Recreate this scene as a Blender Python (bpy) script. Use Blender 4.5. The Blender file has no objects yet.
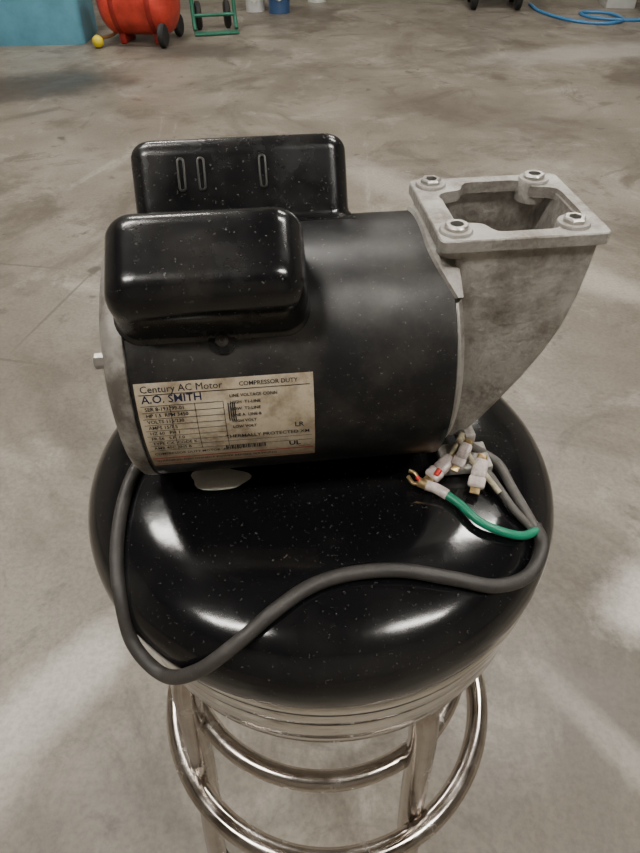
import bpy, bmesh, math, random
from mathutils import Vector, Matrix
random.seed(4)
rad=math.radians
C=bpy.context.scene.collection

# ---------------------------------------------------------------- materials
def mat(name,col,rough=.5,metal=0.,var=0.,vscale=20.,bump=0.,bscale=60.,rvar=0.,col2=None,coat=0.,emit=None,lo=.35,hi=.68,grime=None,scr=0.,dust=0.):
    m=bpy.data.materials.new(name); m.use_nodes=True
    nt=m.node_tree; b=nt.nodes['Principled BSDF']
    b.inputs['Base Color'].default_value=(*col,1); b.inputs['Roughness'].default_value=rough
    b.inputs['Metallic'].default_value=metal; b.inputs['Coat Weight'].default_value=coat
    b.inputs['Coat Roughness'].default_value=.08
    tc=nt.nodes.new('ShaderNodeTexCoord'); colout=None
    if var>0 or rvar>0 or col2:
        n=nt.nodes.new('ShaderNodeTexNoise'); n.inputs['Scale'].default_value=vscale
        n.inputs['Detail'].default_value=7; n.inputs['Roughness'].default_value=.65
        nt.links.new(tc.outputs['Object'],n.inputs['Vector'])
        r=nt.nodes.new('ShaderNodeValToRGB'); r.color_ramp.elements[0].position=lo; r.color_ramp.elements[1].position=hi
        a=[c*(1-var) for c in col]; bb=col2 if col2 else [min(1,c*(1+var)) for c in col]
        r.color_ramp.elements[0].color=(*a,1); r.color_ramp.elements[1].color=(*bb,1)
        nt.links.new(n.outputs['Fac'],r.inputs['Fac']); nt.links.new(r.outputs['Color'],b.inputs['Base Color']); colout=r.outputs['Color']
        if rvar>0:
            mr=nt.nodes.new('ShaderNodeMapRange'); mr.inputs['From Min'].default_value=.35; mr.inputs['From Max'].default_value=.68
            mr.inputs['To Min'].default_value=max(0.02,rough-rvar); mr.inputs['To Max'].default_value=min(1,rough+rvar)
            nt.links.new(n.outputs['Fac'],mr.inputs['Value']); nt.links.new(mr.outputs['Result'],b.inputs['Roughness'])
    def overlay(vecscale,nscale,p0,p1,c2,strength,detail=8):
        nonlocal colout
        mp=nt.nodes.new('ShaderNodeMapping'); mp.inputs['Scale'].default_value=vecscale; mp.inputs['Location'].default_value=(1.7,.3,2.1)
        nt.links.new(tc.outputs['Object'],mp.inputs['Vector'])
        n3=nt.nodes.new('ShaderNodeTexNoise'); n3.inputs['Scale'].default_value=nscale; n3.inputs['Detail'].default_value=detail; n3.inputs['Roughness'].default_value=.7
        nt.links.new(mp.outputs['Vector'],n3.inputs['Vector'])
        mr=nt.nodes.new('ShaderNodeMapRange'); mr.inputs['From Min'].default_value=p0; mr.inputs['From Max'].default_value=p1
        mr.inputs['To Max'].default_value=strength; nt.links.new(n3.outputs['Fac'],mr.inputs['Value'])
        x=nt.nodes.new('ShaderNodeMix'); x.data_type='RGBA'; nt.links.new(mr.outputs['Result'],x.inputs[0])
        if colout: nt.links.new(colout,x.inputs[6])
        else: x.inputs[6].default_value=(*col,1)
        x.inputs[7].default_value=(*c2,1); colout=x.outputs[2]; nt.links.new(colout,b.inputs['Base Color'])
    if grime: overlay((1,1,1),grime[0],grime[1],grime[2],grime[3],grime[4])
    if scr>0: overlay((.35,1,1),330,.64,.74,(.14,.13,.12),scr,4)
    if dust>0: overlay((1,1,1),420,.66,.74,(.20,.19,.17),dust,2)
    if bump>0:
        n2=nt.nodes.new('ShaderNodeTexNoise'); n2.inputs['Scale'].default_value=bscale; n2.inputs['Detail'].default_value=4
        nt.links.new(tc.outputs['Object'],n2.inputs['Vector'])
        bp=nt.nodes.new('ShaderNodeBump'); bp.inputs['Strength'].default_value=bump; bp.inputs['Distance'].default_value=.002
        nt.links.new(n2.outputs['Fac'],bp.inputs['Height']); nt.links.new(bp.outputs['Normal'],b.inputs['Normal'])
    if emit:
        b.inputs['Emission Color'].default_value=(*emit[0],1); b.inputs['Emission Strength'].default_value=emit[1]
    return m

M_vinyl=mat('black_vinyl',(.005,.005,.006),.14,0,rvar=.06,vscale=9,bump=.14,bscale=22,grime=(7,.46,.72,(.024,.023,.021),.8),dust=.35)
M_shell=mat('black_enamel_worn',(.008,.008,.009),.42,0,rvar=.12,vscale=22,bump=.10,bscale=70,grime=(14,.44,.70,(.065,.060,.053),.75),scr=.30,dust=.5)
M_cover=mat('black_gloss_plastic',(.005,.005,.006),.24,0,rvar=.09,vscale=30,coat=.12,grime=(20,.46,.75,(.04,.037,.033),.65),dust=.5)
M_alu=mat('cast_aluminium',(.47,.45,.42),.55,.42,var=.15,vscale=55,bump=.6,bscale=220,rvar=.1,grime=(26,.44,.64,(.16,.135,.11),.85))
M_bell=mat('painted_bell',(.36,.34,.31),.5,.3,var=.15,vscale=55,bump=.4,bscale=160,grime=(30,.43,.60,(.10,.085,.07),.85))
M_chrome=mat('chrome',(.66,.635,.60),.09,1,rvar=.05,vscale=30)
M_tube=mat('worn_nickel_tube',(.40,.345,.30),.2,1,rvar=.1,vscale=35,col2=(.56,.52,.48))
M_steel=mat('zinc_steel',(.5,.48,.45),.35,.9,var=.15,vscale=80)
M_screw=mat('blackened_screw',(.07,.065,.06),.45,.5,var=.3,vscale=150)
M_louvre=mat('worn_louvre_edge',(.05,.048,.044),.4,.2)
M_dark=mat('dark_void',(.01,.01,.01),.8)
M_rubber=mat('black_rubber',(.02,.02,.02),.7,var=.2,vscale=20)
M_label=mat('label_paper',(.56,.465,.325),.5,0,vscale=35,col2=(.62,.545,.41),var=.2,grime=(45,.48,.66,(.20,.145,.09),.8))
M_ink=mat('label_ink',(.02,.02,.025),.5)
M_inkred=mat('label_red_ink',(.50,.07,.05),.5)
M_inkblue=mat('label_blue_ink',(.012,.015,.05),.5)
M_cord=mat('rubber_cord',(.045,.041,.038),.5,0,var=.25,vscale=90,bump=.2,bscale=200,dust=.3)
M_greenw=mat('green_wire',(.01,.23,.13),.35)
M_blackw=mat('grey_wire',(.10,.093,.085),.5,var=.2,vscale=90)
M_yelw=mat('aged_white_wire',(.45,.40,.28),.5,var=.3,vscale=120)
M_sleeve=mat('clear_sleeve',(.64,.55,.52),.25,0,var=.35,vscale=150,coat=.5)
M_brass=mat('brass_terminal',(.50,.36,.18),.35,.8,var=.3,vscale=200)
M_redt=mat('red_insulation',(.6,.04,.03),.4)
M_foam=mat('exposed_foam',(.92,.90,.80),.8,0,var=.05,vscale=60)

# ---------------------------------------------------------------- helpers
def new(name,verts,faces,m=None,parent=None,smooth=True,autos=None):
    me=bpy.data.meshes.new(name); me.from_pydata([tuple(v) for v in verts],[],faces); me.validate()
    bm=bmesh.new(); bm.from_mesh(me); bmesh.ops.recalc_face_normals(bm,faces=bm.faces); bm.to_mesh(me); bm.free()
    o=bpy.data.objects.new(name,me); C.objects.link(o)
    if m: me.materials.append(m)
    if smooth:
        for p in me.polygons: p.use_smooth=True
        if autos: me.set_sharp_from_angle(angle=rad(autos))
    if parent: o.parent=parent
    return o
def empty(name,loc=(0,0,0),rz=0):
    e=bpy.data.objects.new(name,None); e.empty_display_size=.05; C.objects.link(e)
    e.location=loc; e.rotation_euler=(0,0,rz); return e
def lathe(name,prof,m,parent=None,n=64,axis='Z',M=None,autos=35,cap=True):
    V=[];F=[]
    for r,h in prof:
        for i in range(n):
            a=2*math.pi*i/n
            if axis=='Z': p=Vector((r*math.cos(a),r*math.sin(a),h))
            elif axis=='X': p=Vector((h,r*math.cos(a),r*math.sin(a)))
            else: p=Vector((r*math.cos(a),h,r*math.sin(a)))
            V.append(M@p if M else p)
    k=len(prof)
    for j in range(k-1):
        for i in range(n):
            F.append((j*n+i,j*n+(i+1)%n,(j+1)*n+(i+1)%n,(j+1)*n+i))
    if cap:
        F.append(tuple(range(n))); F.append(tuple((k-1)*n+i for i in range(n)))
    return new(name,V,F,m,parent,True,autos)
def smoothpath(P,sub=10,closed=False):
    P=[Vector(p) for p in P]; n=len(P); out=[]
    for i in range(n if closed else n-1):
        if closed: a,b,c,d=P[(i-1)%n],P[i],P[(i+1)%n],P[(i+2)%n]
        else:
            b,c=P[i],P[i+1]; a=P[i-1] if i>0 else b*2-c; d=P[i+2] if i+2<n else c*2-b
        for k in range(sub):
            t=k/sub
            out.append(.5*((2*b)+(c-a)*t+(2*a-5*b+4*c-d)*t*t+(3*b-a-3*c+d)*t**3))
    if not closed: out.append(P[-1])
    return out
def tube(name,P,r,m,parent=None,sub=10,closed=False,n=14,smooth=True):
    pts=smoothpath(P,sub,closed) if smooth else [Vector(p) for p in P]
    k=len(pts); V=[];F=[]; nrm=None
    for i,p in enumerate(pts):
        if closed: t=(pts[(i+1)%k]-pts[i-1]).normalized()
        else: t=(pts[min(i+1,k-1)]-pts[max(i-1,0)]).normalized()
        if nrm is None:
            nrm=t.orthogonal().normalized()
            if closed: nrm=Vector((0,0,1))
        nrm=(nrm-t*nrm.dot(t)).normalized(); b=t.cross(nrm)
        rr=r(i/(k-1)) if callable(r) else r
        for j in range(n):
            a=2*math.pi*j/n; V.append(p+nrm*math.cos(a)*rr+b*math.sin(a)*rr)
    for i in range(k if closed else k-1):
        for j in range(n):
            a=i*n+j;b2=i*n+(j+1)%n;c=((i+1)%k)*n+(j+1)%n;d=((i+1)%k)*n+j
            F.append((a,b2,c,d))
    if not closed: F.append(tuple(range(n))); F.append(tuple((k-1)*n+j for j in range(n)))
    return new(name,V,F,m,parent,True,50)
def ring(name,R,z,r,m,parent,c=(0,0),n=96):
    return tube(name,[(c[0]+R*math.cos(2*math.pi*i/n),c[1]+R*math.sin(2*math.pi*i/n),z) for i in range(n)],r,m,parent,closed=True,smooth=False,n=18)
def box(name,c,s,m,parent=None,bev=.0,rz=0,seg=3,rot=None):
    bm=bmesh.new(); bmesh.ops.create_cube(bm,size=1)
    for v in bm.verts: v.co=Vector((v.co.x*s[0],v.co.y*s[1],v.co.z*s[2]))
    if bev>0: bmesh.ops.bevel(bm,geom=bm.edges[:],offset=bev,segments=seg,affect='EDGES',profile=.5)
    me=bpy.data.meshes.new(name); bm.to_mesh(me); bm.free(); me.materials.append(m)
    if bev>0:
        for p in me.polygons: p.use_smooth=True
        me.set_sharp_from_angle(angle=rad(40))
    o=bpy.data.objects.new(name,me); C.objects.link(o); o.location=c; o.rotation_euler=rot if rot else (0,0,rz)
    if parent: o.parent=parent
    return o
def rrect(x0,x1,y0,y1,r,k=6):
    out=[]
    for cx,cy,a0 in ((x1-r,y1-r,0),(x0+r,y1-r,90),(x0+r,y0+r,180),(x1-r,y0+r,270)):
        for i in range(k+1):
            a=rad(a0+90*i/k); out.append((cx+r*math.cos(a),cy+r*math.sin(a)))
    return out

# ---------------------------------------------------------------- stool
R=.0825
MY,MZ,YAW=.012,.8425,rad(5.5)
stool=empty('bar_stool')
prof=[(.0,.757),(.03,.7575),(.06,.759),(.09,.7605),(.112,.7605),(.130,.7585),(.146,.7555),(.160,.7505),(.170,.744),(.1775,.735),(.1815,.725),(.1825,.715),(.1815,.706),(.179,.699),(.176,.694),(.165,.690)]
pp=[Vector((a,b,0)) for a,b in prof]; pp=smoothpath(pp,3)
n=160;V=[];F=[]
cy,sy=math.cos(YAW),math.sin(YAW)
def seat_press(x,y,z):
    lx=x*cy+(y-MY)*sy; ly=-x*sy+(y-MY)*cy
    if -.15<lx<.12 and abs(ly)<R:
        zz=MZ-math.sqrt(R*R-ly*ly)-.0008
        w=1
        if lx<-.125: w=(lx+.15)/.025
        if lx>.08: w=(.12-lx)/.04
        if zz<z: z=z*(1-w)+zz*w
    return z
for j,p in enumerate(pp):
    r=max(p.x,.0005)
    for i in range(n):
        a=2*math.pi*i/n; x=r*math.cos(a); y=r*math.sin(a)
        V.append((x,y,seat_press(x,y,p.y)))
for j in range(len(pp)-1):
    for i in range(n): F.append((j*n+i,j*n+(i+1)%n,(j+1)*n+(i+1)%n,(j+1)*n+i))
F.append(tuple(range(n)))
seat=new('seat_cushion',V,F,M_vinyl,stool)
BT=Matrix.Translation((.004,0,0))
lathe('chrome_band',[(.1,.694),(.174,.694),(.1765,.692),(.177,.684),(.1755,.679),(.173,.677),(.1745,.673),(.1745,.662),(.1725,.658),(.1705,.656),(.172,.652),(.172,.632),(.170,.628),(.168,.626),(.169,.622),(.168,.613),(.164,.609),(.158,.607),(.10,.607)],M_chrome,stool,n=128,autos=60,M=BT)
ring('band_groove_1',.1734,.6772,.0018,M_rubber,stool,(.004,0))
ring('band_groove_2',.1710,.6562,.0018,M_rubber,stool,(.004,0))
ring('band_groove_3',.1686,.6262,.0016,M_rubber,stool,(.004,0))
legang=[216,304,36,126]
for i,a in enumerate(legang):
    ca,sa=math.cos(rad(a)),math.sin(rad(a))
    P=[(r*ca,r*sa,z) for r,z in ((.06,.590),(.11,.588),(.142,.578),(.153,.55),(.158,.49),(.162,.40),(.168,.30),(.182,.15),(.192,.02))]
    tube('leg_%d'%(i+1),P,.0130,M_tube,stool)
    lathe('foot_cap_%d'%(i+1),[(.016,0),(.017,.004),(.016,.03),(.0128,.034)],M_rubber,stool,n=24,M=Matrix.Translation((.192*ca,.192*sa,0)))
ring('upper_brace_ring',.147,.462,.0095,M_tube,stool)
ring('foot_ring',.182,.342,.0120,M_tube,stool,(.004,-.002))
lathe('swivel_plate',[(.09,.58),(.11,.583),(.11,.607),(.09,.608)],M_steel,stool)

# ---------------------------------------------------------------- motor
motor=empty('electric_motor',(0,MY,MZ),YAW)
MW=Matrix.Translation((0,MY,MZ))@Matrix.Rotation(YAW,4,'Z'); MI=MW.inverted()
def L(p): return MI@Vector(p)
lathe('motor_shell',[(R-.004,-.1135),(R-.0005,-.113),(R,-.112),(R,.067),(R+.0006,.068),(R+.0006,.072),(R-.001,.073),(.06,.0735)],M_shell,motor,n=128,axis='X')
lathe('end_bell',[(.03,-.134),(.05,-.133),(.066,-.130),(.078,-.126),(.0820,-.122),(.0828,-.118),(.0828,-.114),(.078,-.1125)],M_bell,motor,n=96,axis='X',autos=40)
for i in range(4):
    a=rad(45+90*i+12)
    lathe('through_bolt_%d'%(i+1),[(.004,-.133),(.0045,-.1325),(.0045,-.126)],M_steel,motor,n=6,axis='X',M=Matrix.Translation((0,.070*math.cos(a),.070*math.sin(a))))
lathe('shaft_cap',[(.008,-.1375),(.012,-.137),(.014,-.133)],M_bell,motor,n=32,axis='X')

def cover(name,x0,x1,phi,W,H,rt,rc,m):
    Vv=[];Ff=[]; prof=[(0,-.0018),(.0012,-.0016),(.0022,-.0004),(.005,0)]
    for k in range(9):
        a=rad(90*k/8); prof.append((H-rt+rt*math.sin(a),rt*(1-math.cos(a))))
    rings=[]
    for h,ins in prof:
        rr=max(rc-ins*.6,.004)
        o=rrect(x0+ins,x1-ins,-W/2+ins,W/2-ins,rr,8)
        s=h/H
        for x,t in o:
            base=math.sqrt(max(R*R-t*t,0))-.0005
            z=base*(1-s)+(R+H)*s
            Vv.append((x,t,z))
        rings.append(len(o))
    nn=rings[0]
    for j in range(len(prof)-1):
        for i in range(nn): Ff.append((j*nn+i,j*nn+(i+1)%nn,(j+1)*nn+(i+1)%nn,(j+1)*nn+i))
    Ff.append(tuple((len(prof)-1)*nn+i for i in range(nn)))
    Rm=Matrix.Rotation(rad(phi),4,'X')
    return new(name,[Rm@Vector(v) for v in Vv],Ff,m,motor,True,60)
cf=cover('run_capacitor_cover',-.116,-.0115,29.5,.060,.0375,.017,.014,M_cover)
cb=cover('start_capacitor_cover',-.110,.0226,-33,.062,.046,.010,.012,M_cover)
tube('cover_lip',[Matrix.Rotation(rad(-33),4,'X')@Vector((x,-.0325,R-.007)) for x in (-.108,-.04,.0,.020,.0245,.0250)],.0016,M_cover,motor)

def onshell(x,phi,off=0):
    a=rad(phi); return Vector((x,-(R+off)*math.sin(a),(R+off)*math.cos(a)))
def labelpatch(name,x0,x1,p0,p1,off,m,nx=2,nphi=24):
    Vv=[];Ff=[]
    for j in range(nphi+1):
        for i in range(nx+1):
            Vv.append(onshell(x0+(x1-x0)*i/nx,p0+(p1-p0)*j/nphi,off))
    for j in range(nphi):
        for i in range(nx):
            a=j*(nx+1)+i; Ff.append((a,a+1,a+nx+2,a+nx+1))
    return Vv,Ff
LX0,LX1,LP0,LP1=-.111,-.011,66.4,112
v,f=labelpatch('x',LX0,LX1,LP0,LP1,.0004,None); new('nameplate_label',v,f,M_label,motor)
DEG=math.degrees(1/R)
inkV={'k':[], 'r':[], 'b':[]}; inkF={'k':[], 'r':[], 'b':[]}
def strip(x,y,w,h,c='k'):
    v,f=labelpatch('s',LX0+x,LX0+x+w,LP0+y*DEG,LP0+(y+h)*DEG,.0007,None,1,max(1,int(h/.003)))
    b=len(inkV[c]); inkV[c]+=v; inkF[c]+=[tuple(i+b for i in q) for q in f]
def text(s,x,y,size,c='k',wscale=1,bold=.012):
    cu=bpy.data.curves.new('t','FONT'); cu.body=s; cu.size=size; cu.resolution_u=2; cu.offset=size*bold
    o=bpy.data.objects.new('t',cu); C.objects.link(o)
    dg=bpy.context.evaluated_depsgraph_get(); me=o.evaluated_get(dg).to_mesh()
    b=len(inkV[c])
    for vv in me.vertices:
        inkV[c].append(onshell(LX0+x+vv.co.x*wscale,LP0+(y-vv.co.y)*DEG,.0007))
    for p in me.polygons: inkF[c].append(tuple(i+b for i in p.vertices))
    o.evaluated_get(dg).to_mesh_clear(); bpy.data.objects.remove(o)
text('Century AC Motor',.003,.0055,.0058,bold=.0)
text('COMPRESSOR DUTY',.058,.0050,.0036)
text('A.O. SMITH',.003,.0118,.0066,'b',1.02,bold=.010)
strip(.002,.0066,.096,.0004)
for k in range(9): strip(.002,.0135+k*.0042,.096 if k>6 else .046,.0003)
for xx in (.018,.032,.048): strip(xx,.0135,.0003,.034)
words=['SER 8-193799-01','HP 1.5  RPM 3450','VOLTS 115/230','AMPS 15/7.5','HZ 60   PH 1','FR 56   S.F. 1.0','TYPE CX  CODE K','AMB 40C  INS B']
for k,wd in enumerate(words): text(wd,.004,.0167+k*.0042,.0032)
for k in range(6):
    text(['LINE VOLTAGE CONN','HIGH  T1-LINE','LOW  T2-LINE','LINE A  LINE B','HIGH VOLT','LOW VOLT'][k],.052,.0115+k*.0042,.0027)
for k in range(4): strip(.0505+k*.0012,.015,.0006,.012)
text('THERMALLY PROTECTED XM',.047,.0405,.0038)
text('COMPRESSOR DUTY MOTOR  AC-1231',.003,.0518,.0030)
text('WARNING: DISCONNECT POWER BEFORE SERVICING',.003,.0600,.0030)
for k in range(22): strip(.046+k*.0011,.0475,.0004 if k%3 else .0008,.0035)
strip(.001,.0553,.098,.0010,'r')
text('LR',.088,.035,.005); text('UL',.084,.052,.006,'k',bold=.02); strip(.090,.047,.007,.0004); strip(.090,.0535,.007,.0004)
strip(.001,.0628,.098,.0006,'r')
new('label_printing',inkV['k'],inkF['k'],M_ink,motor,False)
new('label_red_line',inkV['r'],inkF['r'],M_inkred,motor,False)
new('label_logo_text',inkV['b'],inkF['b'],M_inkblue,motor,False)
def screw(name,x,phi,r=.0036):
    p=onshell(x,phi,0); q=Vector((0,0,1)).rotation_difference(Vector((0,p.y,p.z)).normalized()).to_matrix().to_4x4()
    M=Matrix.Translation(p)@q
    lathe(name+'_tab',[(.0075,-.001),(.0075,.0012),(.007,.0016)],M_cover,motor,n=24,M=M)
    lathe(name,[(r,.0008),(r,.0024),(r*.7,.0030),(r*.35,.0030),(r*.3,.0020)],M_screw,motor,n=20,M=M)
screw('cover_screw',-.060,52)
screw('cover_screw_rear',-.05,-60)

Rm=Matrix.Rotation(rad(-33),4,'X')
for i,x in enumerate((-.079,-.067,-.030)):
    cz=R+.0235
    Vv=[];Ff=[];K=20
    for lev_,(a_,b_,d_) in enumerate(((.0026,.0100,0),(.0023,.0096,.0010),(.0015,.0088,.0012),(.0009,.0082,-.0008))):
        for k in range(K):
            t=2*math.pi*k/K
            px=a_*math.cos(t); pz=(b_-a_)*(1 if math.sin(t)>0 else -1)*(0 if abs(math.sin(t))<1e-6 else 1)+a_*math.sin(t)
            Vv.append(Rm@Vector((x+px,-.0309-d_,cz+pz)))
    for l in range(3):
        for k in range(K): Ff.append((l*K+k,l*K+(k+1)%K,(l+1)*K+(k+1)%K,(l+1)*K+k))
    Ff.append(tuple(3*K+k for k in range(K)))
    new('vent_louvre_%d'%(i+1),Vv,Ff,M_louvre,motor,True,40)

# --- cast adapter at right
lathe('adapter_bell',[(.060,.0735),(R-.005,.0735),(R-.005,.076),(R-.008,.079),(.060,.081),(.04,.082)],M_alu,motor,n=96,axis='X',autos=40)
Vv=[];Ff=[];K=40
for k in range(K+1):
    ph=-42+84*k/K
    e=min(1,(min(k,K-k)/K)*3)
    x0=.0725-.012*math.sin(math.pi/2*e)
    for x,o_ in ((x0,0.0004),(x0+.0012,.0026),(.0765,.0030),(.0765,-.006)):
        Vv.append(onshell(x,ph,o_))
for k in range(K):
    for j in range(3): a=k*4+j; Ff.append((a,a+1,a+5,a+4))
new('adapter_saddle',Vv,Ff,M_alu,motor,True,40)
W2=.045
curve=[(.0895,.156),(.080,.1558),(.070,.1554),(.050,.1535),(.030,.1495),(.010,.1425),(-.010,.1335),(-.030,.1225),(-.048,.1115),(-.062,.102)]
Vv=[];Ff=[]
lev=[(z,x) for z,x in curve]
for inner in (0,1):
    for z,xr in lev:
        t=.0045*inner
        w=W2-.001-t-(0 if z>.02 else (.02-z)*.06)
        o=rrect(.0745+t,xr-t,-w,w-.004,.004 if not inner else .003,4)
        NN=len(o)
        Vv+=[(x,y,z+(0.0045 if inner and z<-.06 else 0)) for x,y in o]
LL=len(lev)
for inner in (0,1):
    b=inner*LL*NN
    for j in range(LL-1):
        for i in range(NN): Ff.append((b+j*NN+i,b+j*NN+(i+1)%NN,b+(j+1)*NN+(i+1)%NN,b+(j+1)*NN+i))
    Ff.append(tuple(b+(LL-1)*NN+i for i in range(NN)))
for i in range(NN): Ff.append((i,(i+1)%NN,LL*NN+(i+1)%NN,LL*NN+i))
new('adapter_housing',Vv,Ff,M_alu,motor,True,40)
fx0,fx1,fy0,fy1=.063,.160,-.047,.040
fz0,fz1=.0855,.0925
cx,cyy=(fx0+fx1)/2+.003,(fy0+fy1)/2
def dens(o,k):
    r=[]
    for i in range(len(o)):
        a=Vector(o[i]);b=Vector(o[(i+1)%len(o)])
        kk=k if (a-b).length>.01 else 1
        for j in range(kk): r.append(tuple(a.lerp(b,j/kk)))
    return r
out=dens(rrect(fx0,fx1,fy0,fy1,.004,8),14); inn=[]
for (x,y) in out:
    a=math.atan2(y-cyy,x-cx); e=5
    hx,hy=.0385,.0350
    rr=(abs(math.cos(a)/hx)**e+abs(math.sin(a)/hy)**e)**(-1/e)
    notch=1-.25*max(0,-math.cos(4*a))**2
    inn.append((cx+rr*notch*math.cos(a),cyy+rr*notch*math.sin(a)))
N=len(out)
Vv=[(x,y,fz0) for x,y in out]+[(x,y,fz1-.0008) for x,y in out]+[(cx+(x-cx)*.987,cyy+(y-cyy)*.987,fz1) for x,y in out]+[(x,y,fz1) for x,y in inn]+[(x,y,fz0) for x,y in inn]
Ff=[]
for r in range(5):
    a=r;b=(r+1)%5
    for i in range(N): Ff.append((a*N+i,a*N+(i+1)%N,b*N+(i+1)%N,b*N+i))
new('adapter_flange',Vv,Ff,M_alu,motor,True,35)
for i,(bx,by) in enumerate(((fx0+.011,fy0+.012),(fx1-.018,fy0+.013),(fx1-.018,fy1-.010),(fx0+.012,fy1-.010))):
    T=Matrix.Translation((bx,by,0))
    lathe('bolt_boss_%d'%(i+1),[(.0095,fz1-.012),(.0095,fz1+.0008),(.0088,fz1+.0018),(.0042,fz1+.0018),(.0040,fz1-.001)],M_alu,motor,n=32,M=T)
    lathe('nut_%d'%(i+1),[(.0066,fz1+.0012),(.0066,fz1+.0036),(.0058,fz1+.0044),(.0038,fz1+.0044),(.0036,fz1+.0012)],M_steel,motor,n=6 if i%2 else 24,M=T)
    lathe('bolt_hole_%d'%(i+1),[(.0036,fz1+.0012),(.0036,fz1+.0022)],M_rubber,motor,n=16,M=T)

# ---------------------------------------------------------------- wiring (children of motor)
def T(name,pts,r,m,**k): return tube(name,[L(p) for p in pts],r,m,motor,**k)
T('power_cord',[(-.119,-.016,.769),(-.134,-.027,.7615),(-.1385,-.059,.758),(-.1365,-.096,.750),(-.1310,-.122,.736),(-.1240,-.141,.711),(-.102,-.1585,.704),(-.075,-.170,.733),(-.050,-.162,.7515),(-.029,-.147,.7600),(-.007,-.132,.763),(.018,-.124,.764),(.049,-.122,.764),(.081,-.126,.7605),(.109,-.127,.753),(.134,-.115,.747),(.148,-.094,.748),(.146,-.079,.752)],.0046,M_cord)
T('lead_wire_1',[(.146,-.082,.752),(.140,-.070,.758),(.134,-.052,.762),(.129,-.034,.765),(.118,-.026,.769),(.104,-.024,.778),(.100,-.022,.786)],.0034,M_blackw)
T('lead_wire_2',[(.145,-.083,.751),(.133,-.072,.759),(.125,-.055,.763),(.120,-.045,.766),(.113,-.040,.768)],.0027,M_blackw)
T('lead_wire_3',[(.110,-.038,.769),(.104,-.030,.776),(.100,-.024,.786)],.0022,M_yelw)
T('lead_wire_4',[(.090,-.036,.771),(.097,-.030,.780),(.101,-.024,.788)],.0022,M_yelw)
T('lead_wire_5',[(.124,-.060,.764),(.116,-.048,.769),(.106,-.038,.776),(.098,-.028,.786)],.0020,M_yelw)
T('ground_wire',[(.147,-.083,.752),(.135,-.090,.755),(.120,-.090,.7595),(.105,-.084,.7635),(.094,-.070,.765),(.085,-.061,.766)],.0030,M_greenw)
T('ground_sleeve',[(.087,-.063,.766),(.080,-.058,.767),(.073,-.0555,.768)],.0038,M_sleeve)
T('ground_crimp',[(.074,-.056,.768),(.068,-.0535,.769)],.0034,M_brass)
tube('ground_fork_1',[L((.069,-.0545,.769)),L((.064,-.0555,.770)),L((.061,-.050,.771))],.0014,M_brass,motor,n=8)
tube('ground_fork_2',[L((.069,-.0525,.769)),L((.066,-.047,.771)),L((.062,-.0455,.772))],.0014,M_brass,motor,n=8)
tube('ground_fork_red',[L((.0695,-.053,.7705)),L((.0665,-.051,.7715))],.0015,M_redt,motor,n=8)
def connector(k,p,ang,tilt,s=1.25):
    e=Matrix.Translation(L(p))@Matrix.Rotation(ang,4,'Z')@Matrix.Rotation(tilt,4,'Y')@Matrix.Scale(s,4)
    def bx(nm,c,sz,m,bev):
        o=box('%s_%d'%(nm,k),(0,0,0),sz,m,motor,bev); o.matrix_local=e@Matrix.Translation(c); return o
    bx('connector_sleeve',(0,0,0),(.013,.0085,.0065),M_sleeve,.0026)
    bx('connector_mouth',(-.0085,0,0),(.007,.0095,.0045),M_sleeve,.0016)
    bx('connector_blade',(-.0135,0,0),(.005,.0055,.0012),M_brass,.0004)
    bx('connector_crimp',(.0075,0,0),(.004,.006,.005),M_brass,.0015)
connector(1,(.088,-.040,.772),rad(35),rad(-12))
connector(2,(.112,-.044,.771),rad(65),rad(-15))
connector(3,(.101,-.036,.781),rad(50),rad(-30),1.0)
T('wire_stub_red',[(.083,-.047,.774),(.080,-.051,.773)],.0020,M_redt)
box('adapter_lug',(.099,-.052,-.0745),(.036,.026,.007),M_alu,motor,.0015)
box('adapter_lug_rib',(.103,-.036,-.066),(.010,.020,.016),M_alu,motor,.002)

# torn seat patch with foam, follows the cushion
Vv=[];Ff=[];K=28
fcx,fcy=-.073,-.0400
for l in range(5):
    for k in range(K):
        t=2*math.pi*k/K; q=l/4
        wob=1+.08*math.sin(3*t+1)+.05*math.sin(5*t)
        x=fcx+.021*wob*q*math.cos(t)+1e-5*math.cos(t); y=fcy+.0115*wob*q*math.sin(t)+1e-5*math.sin(t)
        rr=math.hypot(x,y); z=.757+.0035*min(1,rr/.1)
        z=seat_press(x,y,z)+.0014*(1-q*q)+.0006
        Vv.append((x,y,z))
for l in range(4):
    for k in range(K): Ff.append((l*K+k,l*K+(k+1)%K,(l+1)*K+(k+1)%K,(l+1)*K+k))
new('foam_tear',Vv,Ff,M_foam,stool)

# ---------------------------------------------------------------- camera
cam_d=bpy.data.cameras.new('camera'); cam=bpy.data.objects.new('camera',cam_d); C.objects.link(cam)
cam_d.sensor_fit='VERTICAL'; cam_d.sensor_height=36; cam_d.sensor_width=27; cam_d.lens=26; cam_d.clip_start=.02
cam.matrix_world=Matrix.Translation((0,-.34,1.09))@Matrix.Rotation(rad(47),4,'X')@Matrix.Rotation(rad(-.7),4,'Z')
bpy.context.scene.camera=cam

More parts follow.
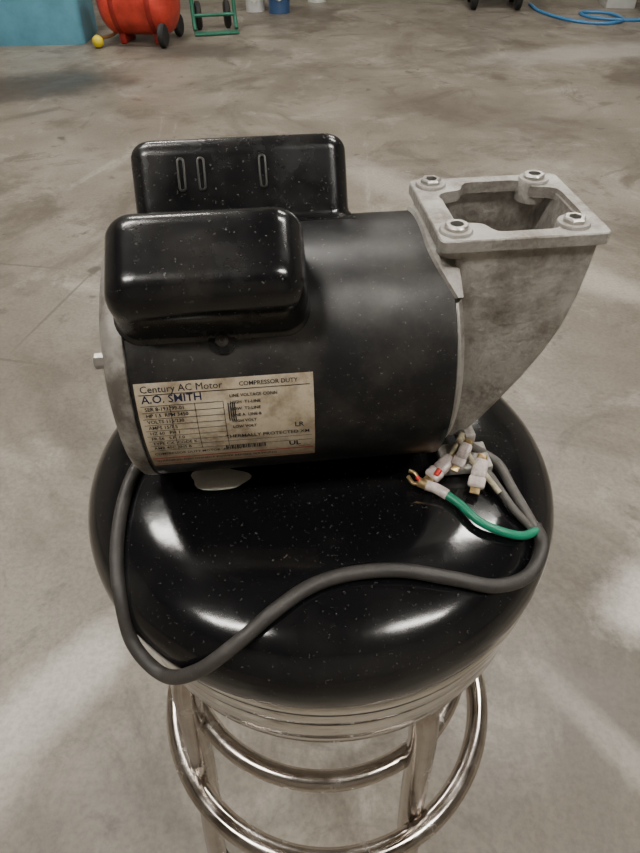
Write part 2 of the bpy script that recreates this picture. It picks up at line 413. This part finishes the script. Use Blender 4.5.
# ---------------------------------------------------------------- room
def floor_mat():
    m=bpy.data.materials.new('stained_concrete'); m.use_nodes=True; nt=m.node_tree; b=nt.nodes['Principled BSDF']
    geo=nt.nodes.new('ShaderNodeNewGeometry')
    def noise(s,d=8,r=.6,dist=0,off=(0,0,0),sc=(1,1,1),rot=0):
        n=nt.nodes.new('ShaderNodeTexNoise'); n.inputs['Scale'].default_value=s; n.inputs['Detail'].default_value=d
        n.inputs['Roughness'].default_value=r; n.inputs['Distortion'].default_value=dist
        mp=nt.nodes.new('ShaderNodeMapping'); mp.inputs['Location'].default_value=off; mp.inputs['Scale'].default_value=sc; mp.inputs['Rotation'].default_value=(0,0,rad(rot))
        nt.links.new(geo.outputs['Position'],mp.inputs['Vector']); nt.links.new(mp.outputs['Vector'],n.inputs['Vector']); return n.outputs['Fac']
    def ramp(f,st):
        r=nt.nodes.new('ShaderNodeValToRGB')
        while len(r.color_ramp.elements)<len(st): r.color_ramp.elements.new(.5)
        for e,(p,c) in zip(r.color_ramp.elements,st): e.position=p; e.color=(*c,1)
        nt.links.new(f,r.inputs['Fac']); return r.outputs['Color']
    def mix(a,bb,fac,mode='MIX'):
        x=nt.nodes.new('ShaderNodeMix'); x.data_type='RGBA'; x.blend_type=mode
        if isinstance(fac,float): x.inputs[0].default_value=fac
        else: nt.links.new(fac,x.inputs[0])
        for k,vv in ((6,a),(7,bb)):
            if isinstance(vv,tuple): x.inputs[k].default_value=(*vv,1)
            else: nt.links.new(vv,x.inputs[k])
        return x.outputs[2]
    base=ramp(noise(1.3,9,.62,.4),[(.3,(.155,.134,.105)),(.5,(.215,.19,.153)),(.7,(.29,.26,.215))])
    light=ramp(noise(2.2,10,.7,1.0,(3,1,0)),[(.54,(0,0,0)),(.70,(.75,.75,.75))])
    c=mix(base,(.39,.36,.31),light)
    light2=ramp(noise(3.5,9,.7,.6,(8,2,0),(1,.28,1),-35),[(.60,(0,0,0)),(.72,(.7,.7,.7))])
    c=mix(c,(.45,.42,.37),light2)
    dark=ramp(noise(.9,8,.7,.8),[(.38,(.9,.9,.9)),(.48,(0,0,0))])
    c=mix(c,(.11,.092,.07),dark)
    dark2=ramp(noise(2.6,9,.72,1.2,(1,7,0)),[(.38,(.75,.75,.75)),(.47,(0,0,0))])
    c=mix(c,(.115,.097,.076),dark2)
    spots=ramp(noise(7,5,.6,.2,(5,2,0)),[(.30,(.85,.85,.85)),(.37,(0,0,0))])
    c=mix(c,(.075,.063,.05),spots)
    wob=noise(6,6,.7)
    def stain_or_shading(c,x,y,rx,ry,ang,col,amt,soft=.5,jit=.8):  # soft-edged patch: serves stains, and light and shade painted into the colour
        mp=nt.nodes.new('ShaderNodeMapping'); mp.vector_type='TEXTURE'; mp.inputs['Location'].default_value=(x,y,0); mp.inputs['Rotation'].default_value=(0,0,rad(ang)); mp.inputs['Scale'].default_value=(rx,ry,100)
        nt.links.new(geo.outputs['Position'],mp.inputs['Vector'])
        ln=nt.nodes.new('ShaderNodeVectorMath'); ln.operation='LENGTH'; nt.links.new(mp.outputs['Vector'],ln.inputs[0])
        ad=nt.nodes.new('ShaderNodeMath'); ad.operation='MULTIPLY_ADD'; nt.links.new(wob,ad.inputs[0]); ad.inputs[1].default_value=jit*2; nt.links.new(ln.outputs['Value'],ad.inputs[2])
        mr=nt.nodes.new('ShaderNodeMapRange'); nt.links.new(ad.outputs[0],mr.inputs['Value'])
        mr.inputs['From Min'].default_value=1+jit+soft*.5; mr.inputs['From Max'].default_value=1+jit-soft; mr.inputs['To Max'].default_value=amt
        return mix(c,col,mr.outputs['Result'])
    c=stain_or_shading(c,-1.80,4.1,.60,.36,10,(.06,.052,.043),.9)
    c=stain_or_shading(c,-2.3,3.7,.7,.22,20,(.075,.065,.053),.85)
    c=stain_or_shading(c,-.9,5.0,.6,.25,-10,(.085,.074,.06),.75)
    c=stain_or_shading(c,.9,3.4,.7,.3,-30,(.12,.10,.08),.6)
    c=stain_or_shading(c,-.48,.14,.07,.22,-35,(.56,.53,.48),.85)  # bright streak of light between the stool's shadows, painted into the floor colour
    c=stain_or_shading(c,-.55,-.08,.05,.14,-30,(.50,.47,.42),.6)  # fainter end of the painted light streak
    c=stain_or_shading(c,.66,.30,.12,.09,20,(.58,.55,.50),.9)  # bright reflection right of the stool, painted into the floor colour
    c=stain_or_shading(c,.50,.02,.03,.20,35,(.46,.43,.39),.4)  # thin, faint pale streak
    c=stain_or_shading(c,.9,1.6,.30,.10,-40,(.44,.41,.36),.7)
    c=stain_or_shading(c,.35,2.4,.4,.12,-50,(.40,.37,.33),.6)
    c=stain_or_shading(c,2.0,4.8,.9,.25,15,(.42,.39,.35),.6)
    c=stain_or_shading(c,-.35,-.12,.24,.22,0,(.11,.093,.074),.6)  # soft stool shadow, painted dark into the floor colour, left side
    c=stain_or_shading(c,.30,-.10,.20,.24,0,(.12,.10,.08),.5)  # same painted stool shadow, right side
    c=stain_or_shading(c,.52,-.14,.035,.022,20,(.045,.04,.034),.9,.4,.3)
    for (x,y,l,a) in ((-1.15,1.72,.26,80),(-.86,1.43,.26,-14),(-1.0,1.15,.2,78)):
        c=stain_or_shading(c,x,y,.006,l,a,(.09,.078,.062),.7,.4,.15)
    sp=ramp(noise(90,3,.7),[(.35,(.80,.80,.80)),(.6,(1.07,1.07,1.07))])
    c=mix(c,sp,.85,'MULTIPLY')
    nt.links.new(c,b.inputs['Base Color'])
    rr=nt.nodes.new('ShaderNodeMapRange'); nt.links.new(noise(2.2,6),rr.inputs['Value'])
    rr.inputs['From Min'].default_value=.3; rr.inputs['From Max'].default_value=.7
    rr.inputs['To Min'].default_value=.32; rr.inputs['To Max'].default_value=.62
    nt.links.new(rr.outputs['Result'],b.inputs['Roughness'])
    bp=nt.nodes.new('ShaderNodeBump'); bp.inputs['Strength'].default_value=.15; bp.inputs['Distance'].default_value=.004
    nt.links.new(noise(25,6),bp.inputs['Height']); nt.links.new(bp.outputs['Normal'],b.inputs['Normal'])
    return m
M_floor=floor_mat()
M_wall=mat('painted_block',(.28,.26,.23),.8,var=.08,vscale=3)
M_ceil=mat('ceiling_panels',(.20,.19,.175),.9,var=.06,vscale=2)
X0,X1,Y0,Y1,H=-5,5,-4,8,4
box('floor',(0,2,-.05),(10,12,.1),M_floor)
box('ceiling',(0,2,H+.05),(10,12,.1),M_ceil)
box('wall_back',(0,Y1+.05,H/2),(10,.1,H),M_wall)
box('wall_front',(0,Y0-.05,H/2),(10,.1,H),M_wall)
box('wall_left',(X0-.05,2,H/2),(.1,12,H),M_wall)
box('wall_right',(X1+.05,2,H/2),(.1,12,H),M_wall)
M_lamp=mat('lamp_diffuser',(1,1,1),.5,emit=((1,.955,.88),78))
M_lampb=mat('lamp_housing',(.8,.8,.8),.4)
for i,(x,y) in enumerate(((-1.6,-1.2),(1.8,-1.2),(-1.6,1.6),(1.8,1.6),(-1.6,4.6),(1.8,4.6))):
    e=empty('ceiling_light',(x,y,H-.06))
    box('lamp_housing',(0,0,.03),(1.3,.34,.06),M_lampb,e)
    box('lamp_diffuser',(0,0,-.01),(1.24,.28,.02),M_lamp,e)
w=bpy.data.worlds.new('world'); bpy.context.scene.world=w; w.use_nodes=True
w.node_tree.nodes['Background'].inputs[0].default_value=(.8,.85,.9,1); w.node_tree.nodes['Background'].inputs[1].default_value=.5

# ---------------------------------------------------------------- background objects
M_blue=mat('blue_plastic',(.13,.38,.52),.45,var=.15,vscale=6)
M_blued=mat('blue_plastic_dark',(.04,.17,.28),.45)
M_red=mat('red_paint',(.58,.055,.035),.35,var=.3,vscale=8)
M_redd=mat('dark_red_paint',(.30,.02,.015),.5)
M_yel=mat('yellow_plastic',(.75,.60,.02),.4)
M_grn=mat('green_paint',(.02,.15,.09),.45,var=.2,vscale=15)
M_hose=mat('blue_hose',(.05,.20,.42),.4)
M_white=mat('white_plastic',(.50,.50,.49),.5,var=.05)
M_card=mat('grey_card',(.30,.28,.25),.8,var=.1)
M_navy=mat('navy_steel',(.03,.07,.16),.4)
e=empty('storage_bin',(-2.16,5.5,0),rad(3))
Vv=[];Ff=[]
for z,s in ((0,.94),(.02,.95),(.55,1.0),(.55,.96),(.05,.90)):
    Vv+=[(x*s,y*s,z) for x,y in rrect(-.36,.36,-.27,.27,.04,5)]
nn=24
for j in range(4):
    for i in range(nn): Ff.append((j*nn+i,j*nn+(i+1)%nn,(j+1)*nn+(i+1)%nn,(j+1)*nn+i))
Ff.append(tuple(range(nn))); Ff.append(tuple(4*nn+i for i in range(nn)))
new('bin_body',Vv,Ff,M_blue,e,True,40)
box('bin_lid',(0,0,.575),(.74,.56,.05),M_blued,e,.02)
e=empty('air_tank',(-1.35,5.35,0),rad(-8))
pr=[(.002,-.31)]+[(.22*math.sin(rad(t)),-.18-.13*math.cos(rad(t))) for t in range(10,91,10)]+[(.22,.18)]+[(.22*math.cos(rad(t)),.18+.13*math.sin(rad(t))) for t in range(10,81,10)]+[(.002,.31)]
lathe('tank_shell',pr,M_red,e,n=48,axis='X',M=Matrix.Translation((0,0,.27)))
for x in (-.14,.14): lathe('tank_band',[(.223,x-.02),(.226,x-.015),(.226,x+.015),(.223,x+.02)],M_redd,e,n=48,axis='X',M=Matrix.Translation((0,0,.27)))
for x in (-.14,.14): box('tank_leg',(x,0,.05),(.05,.22,.10),M_redd,e,.01)
for y in (-.2,.2): lathe('tank_wheel',[(.02,.20),(.07,.20),(.08,.21),(.08,.235),(.07,.245),(.02,.245)],M_rubber,e,n=32,axis='X',M=Matrix.Translation((0,y,.08)))
tube('tank_axle',[(.22,-.22,.08),(.22,0,.08),(.22,.22,.08)],.01,M_steel,e)
tube('drain_pipe',[(-.18,-.05,.09),(-.22,-.12,.06),(-.26,-.22,.06)],.012,M_brass,e)
bpy.ops.mesh.primitive_uv_sphere_add(segments=24,ring_count=16,radius=.042); o=bpy.context.object; o.name='drain_knob'; o.data.materials.append(M_yel); o.parent=e; o.location=(-.28,-.26,.045)
for p in o.data.polygons: p.use_smooth=True
e=empty('hand_truck',(-.84,5.72,0),rad(12))
for x in (-.17,.17):
    tube('truck_rail',[(x,-.12,.03),(x,-.05,.12),(x,.02,.5),(x,.10,1.1)],.016,M_grn,e)
for z,y in ((.12,-.05),(.5,.02),(.85,.065)): tube('truck_bar',[(-.17,y,z),(0,y,z),(.17,y,z)],.013,M_grn,e)
box('truck_toe_plate',(0,-.16,.012),(.36,.10,.012),M_grn,e,.003)
for x in (-.12,.12): lathe('truck_wheel',[(.02,x-.025),(.085,x-.025),(.1,x-.015),(.1,x+.015),(.085,x+.025),(.02,x+.025)],M_rubber,e,n=32,axis='X',M=Matrix.Translation((0,.09,.1)))
tube('truck_axle',[(-.17,.09,.1),(0,.09,.1),(.17,.09,.1)],.01,M_steel,e)
def can(x,y,r,h,m):
    e=empty('paint_can',(x,y,0)); lathe('can_body',[(r,0),(r,.005),(r*.98,.01),(r*.98,h-.01),(r*1.02,h-.008),(r*1.02,h),(r*.9,h),(r*.88,h-.008)],m,e,n=32)
    tube('can_bail',[(-r,0,h*.8),(-r*.8,-.03,h*.5),(0,-r*1.1,h*.35),(r*.8,-.03,h*.5),(r,0,h*.8)],.003,M_steel,e)
can(-.56,6.6,.09,.22,M_white); can(-.33,6.5,.10,.3,M_navy); can(.02,7.05,.09,.2,M_white)
def carton(x,y,s,m,rz):
    e=empty('cardboard_box',(x,y,0),rz); box('carton_body',(0,0,s[2]/2),s,m,e,.004)
    box('carton_flap_front',(0,-s[1]/2-.02,s[2]+.01),(s[0],.10,.006),m,e,.001,rot=(rad(-20),0,0)); box('carton_flap_rear',(0,s[1]/2+.02,s[2]+.01),(s[0],.10,.006),m,e,.001,rot=(rad(20),0,0))
carton(-.15,7.3,(.35,.3,.35),M_card,.1)
carton(2.85,6.62,(.26,.3,.3),M_white,-.1)
e=empty('wheeled_cart',(1.70,6.70,0),rad(-6))
box('cart_deck',(0,0,.20),(.5,.4,.06),M_dark,e,.015)
box('cart_crate',(0,.02,.39),(.42,.34,.32),M_navy,e,.02)
for x in (-.2,.2):
    for y in (-.2,.2): lathe('cart_wheel',[(.02,x-.03),(.08,x-.03),(.1,x-.02),(.1,x+.02),(.08,x+.03),(.02,x+.03)],M_rubber,e,n=32,axis='X',M=Matrix.Translation((0,y,.1)))
tube('cart_handle',[(-.24,-.15,.22),(-.34,-.15,.7),(-.34,.15,.7),(-.24,.15,.22)],.014,M_steel,e)
tube('air_hose',[(2.05,6.7,.012),(2.05,6.3,.012),(2.2,5.9,.012),(2.45,5.75,.012),(2.65,5.9,.012),(2.62,6.2,.012),(2.4,6.25,.012),(2.4,6.05,.012),(2.6,5.9,.012),(2.85,5.9,.012),(2.95,6.15,.012)],.013,M_hose,None)
e=empty('tool_chest',(3.22,6.12,0),-.1)
box('chest_body',(0,0,.42),(.6,.45,.7),M_navy,e,.015)
for k in range(4): box('drawer_%d'%(k+1),(0,-.235,.17+k*.165),(.55,.02,.15),M_navy,e,.005); box('drawer_pull_%d'%(k+1),(0,-.252,.22+k*.165),(.4,.015,.015),M_steel,e,.004)
for x in (-.25,.25):
    for y in (-.18,.18): lathe('caster',[(.01,x-.015),(.035,x-.015),(.035,x+.015),(.01,x+.015)],M_rubber,e,n=20,axis='X',M=Matrix.Translation((0,y,.035)))
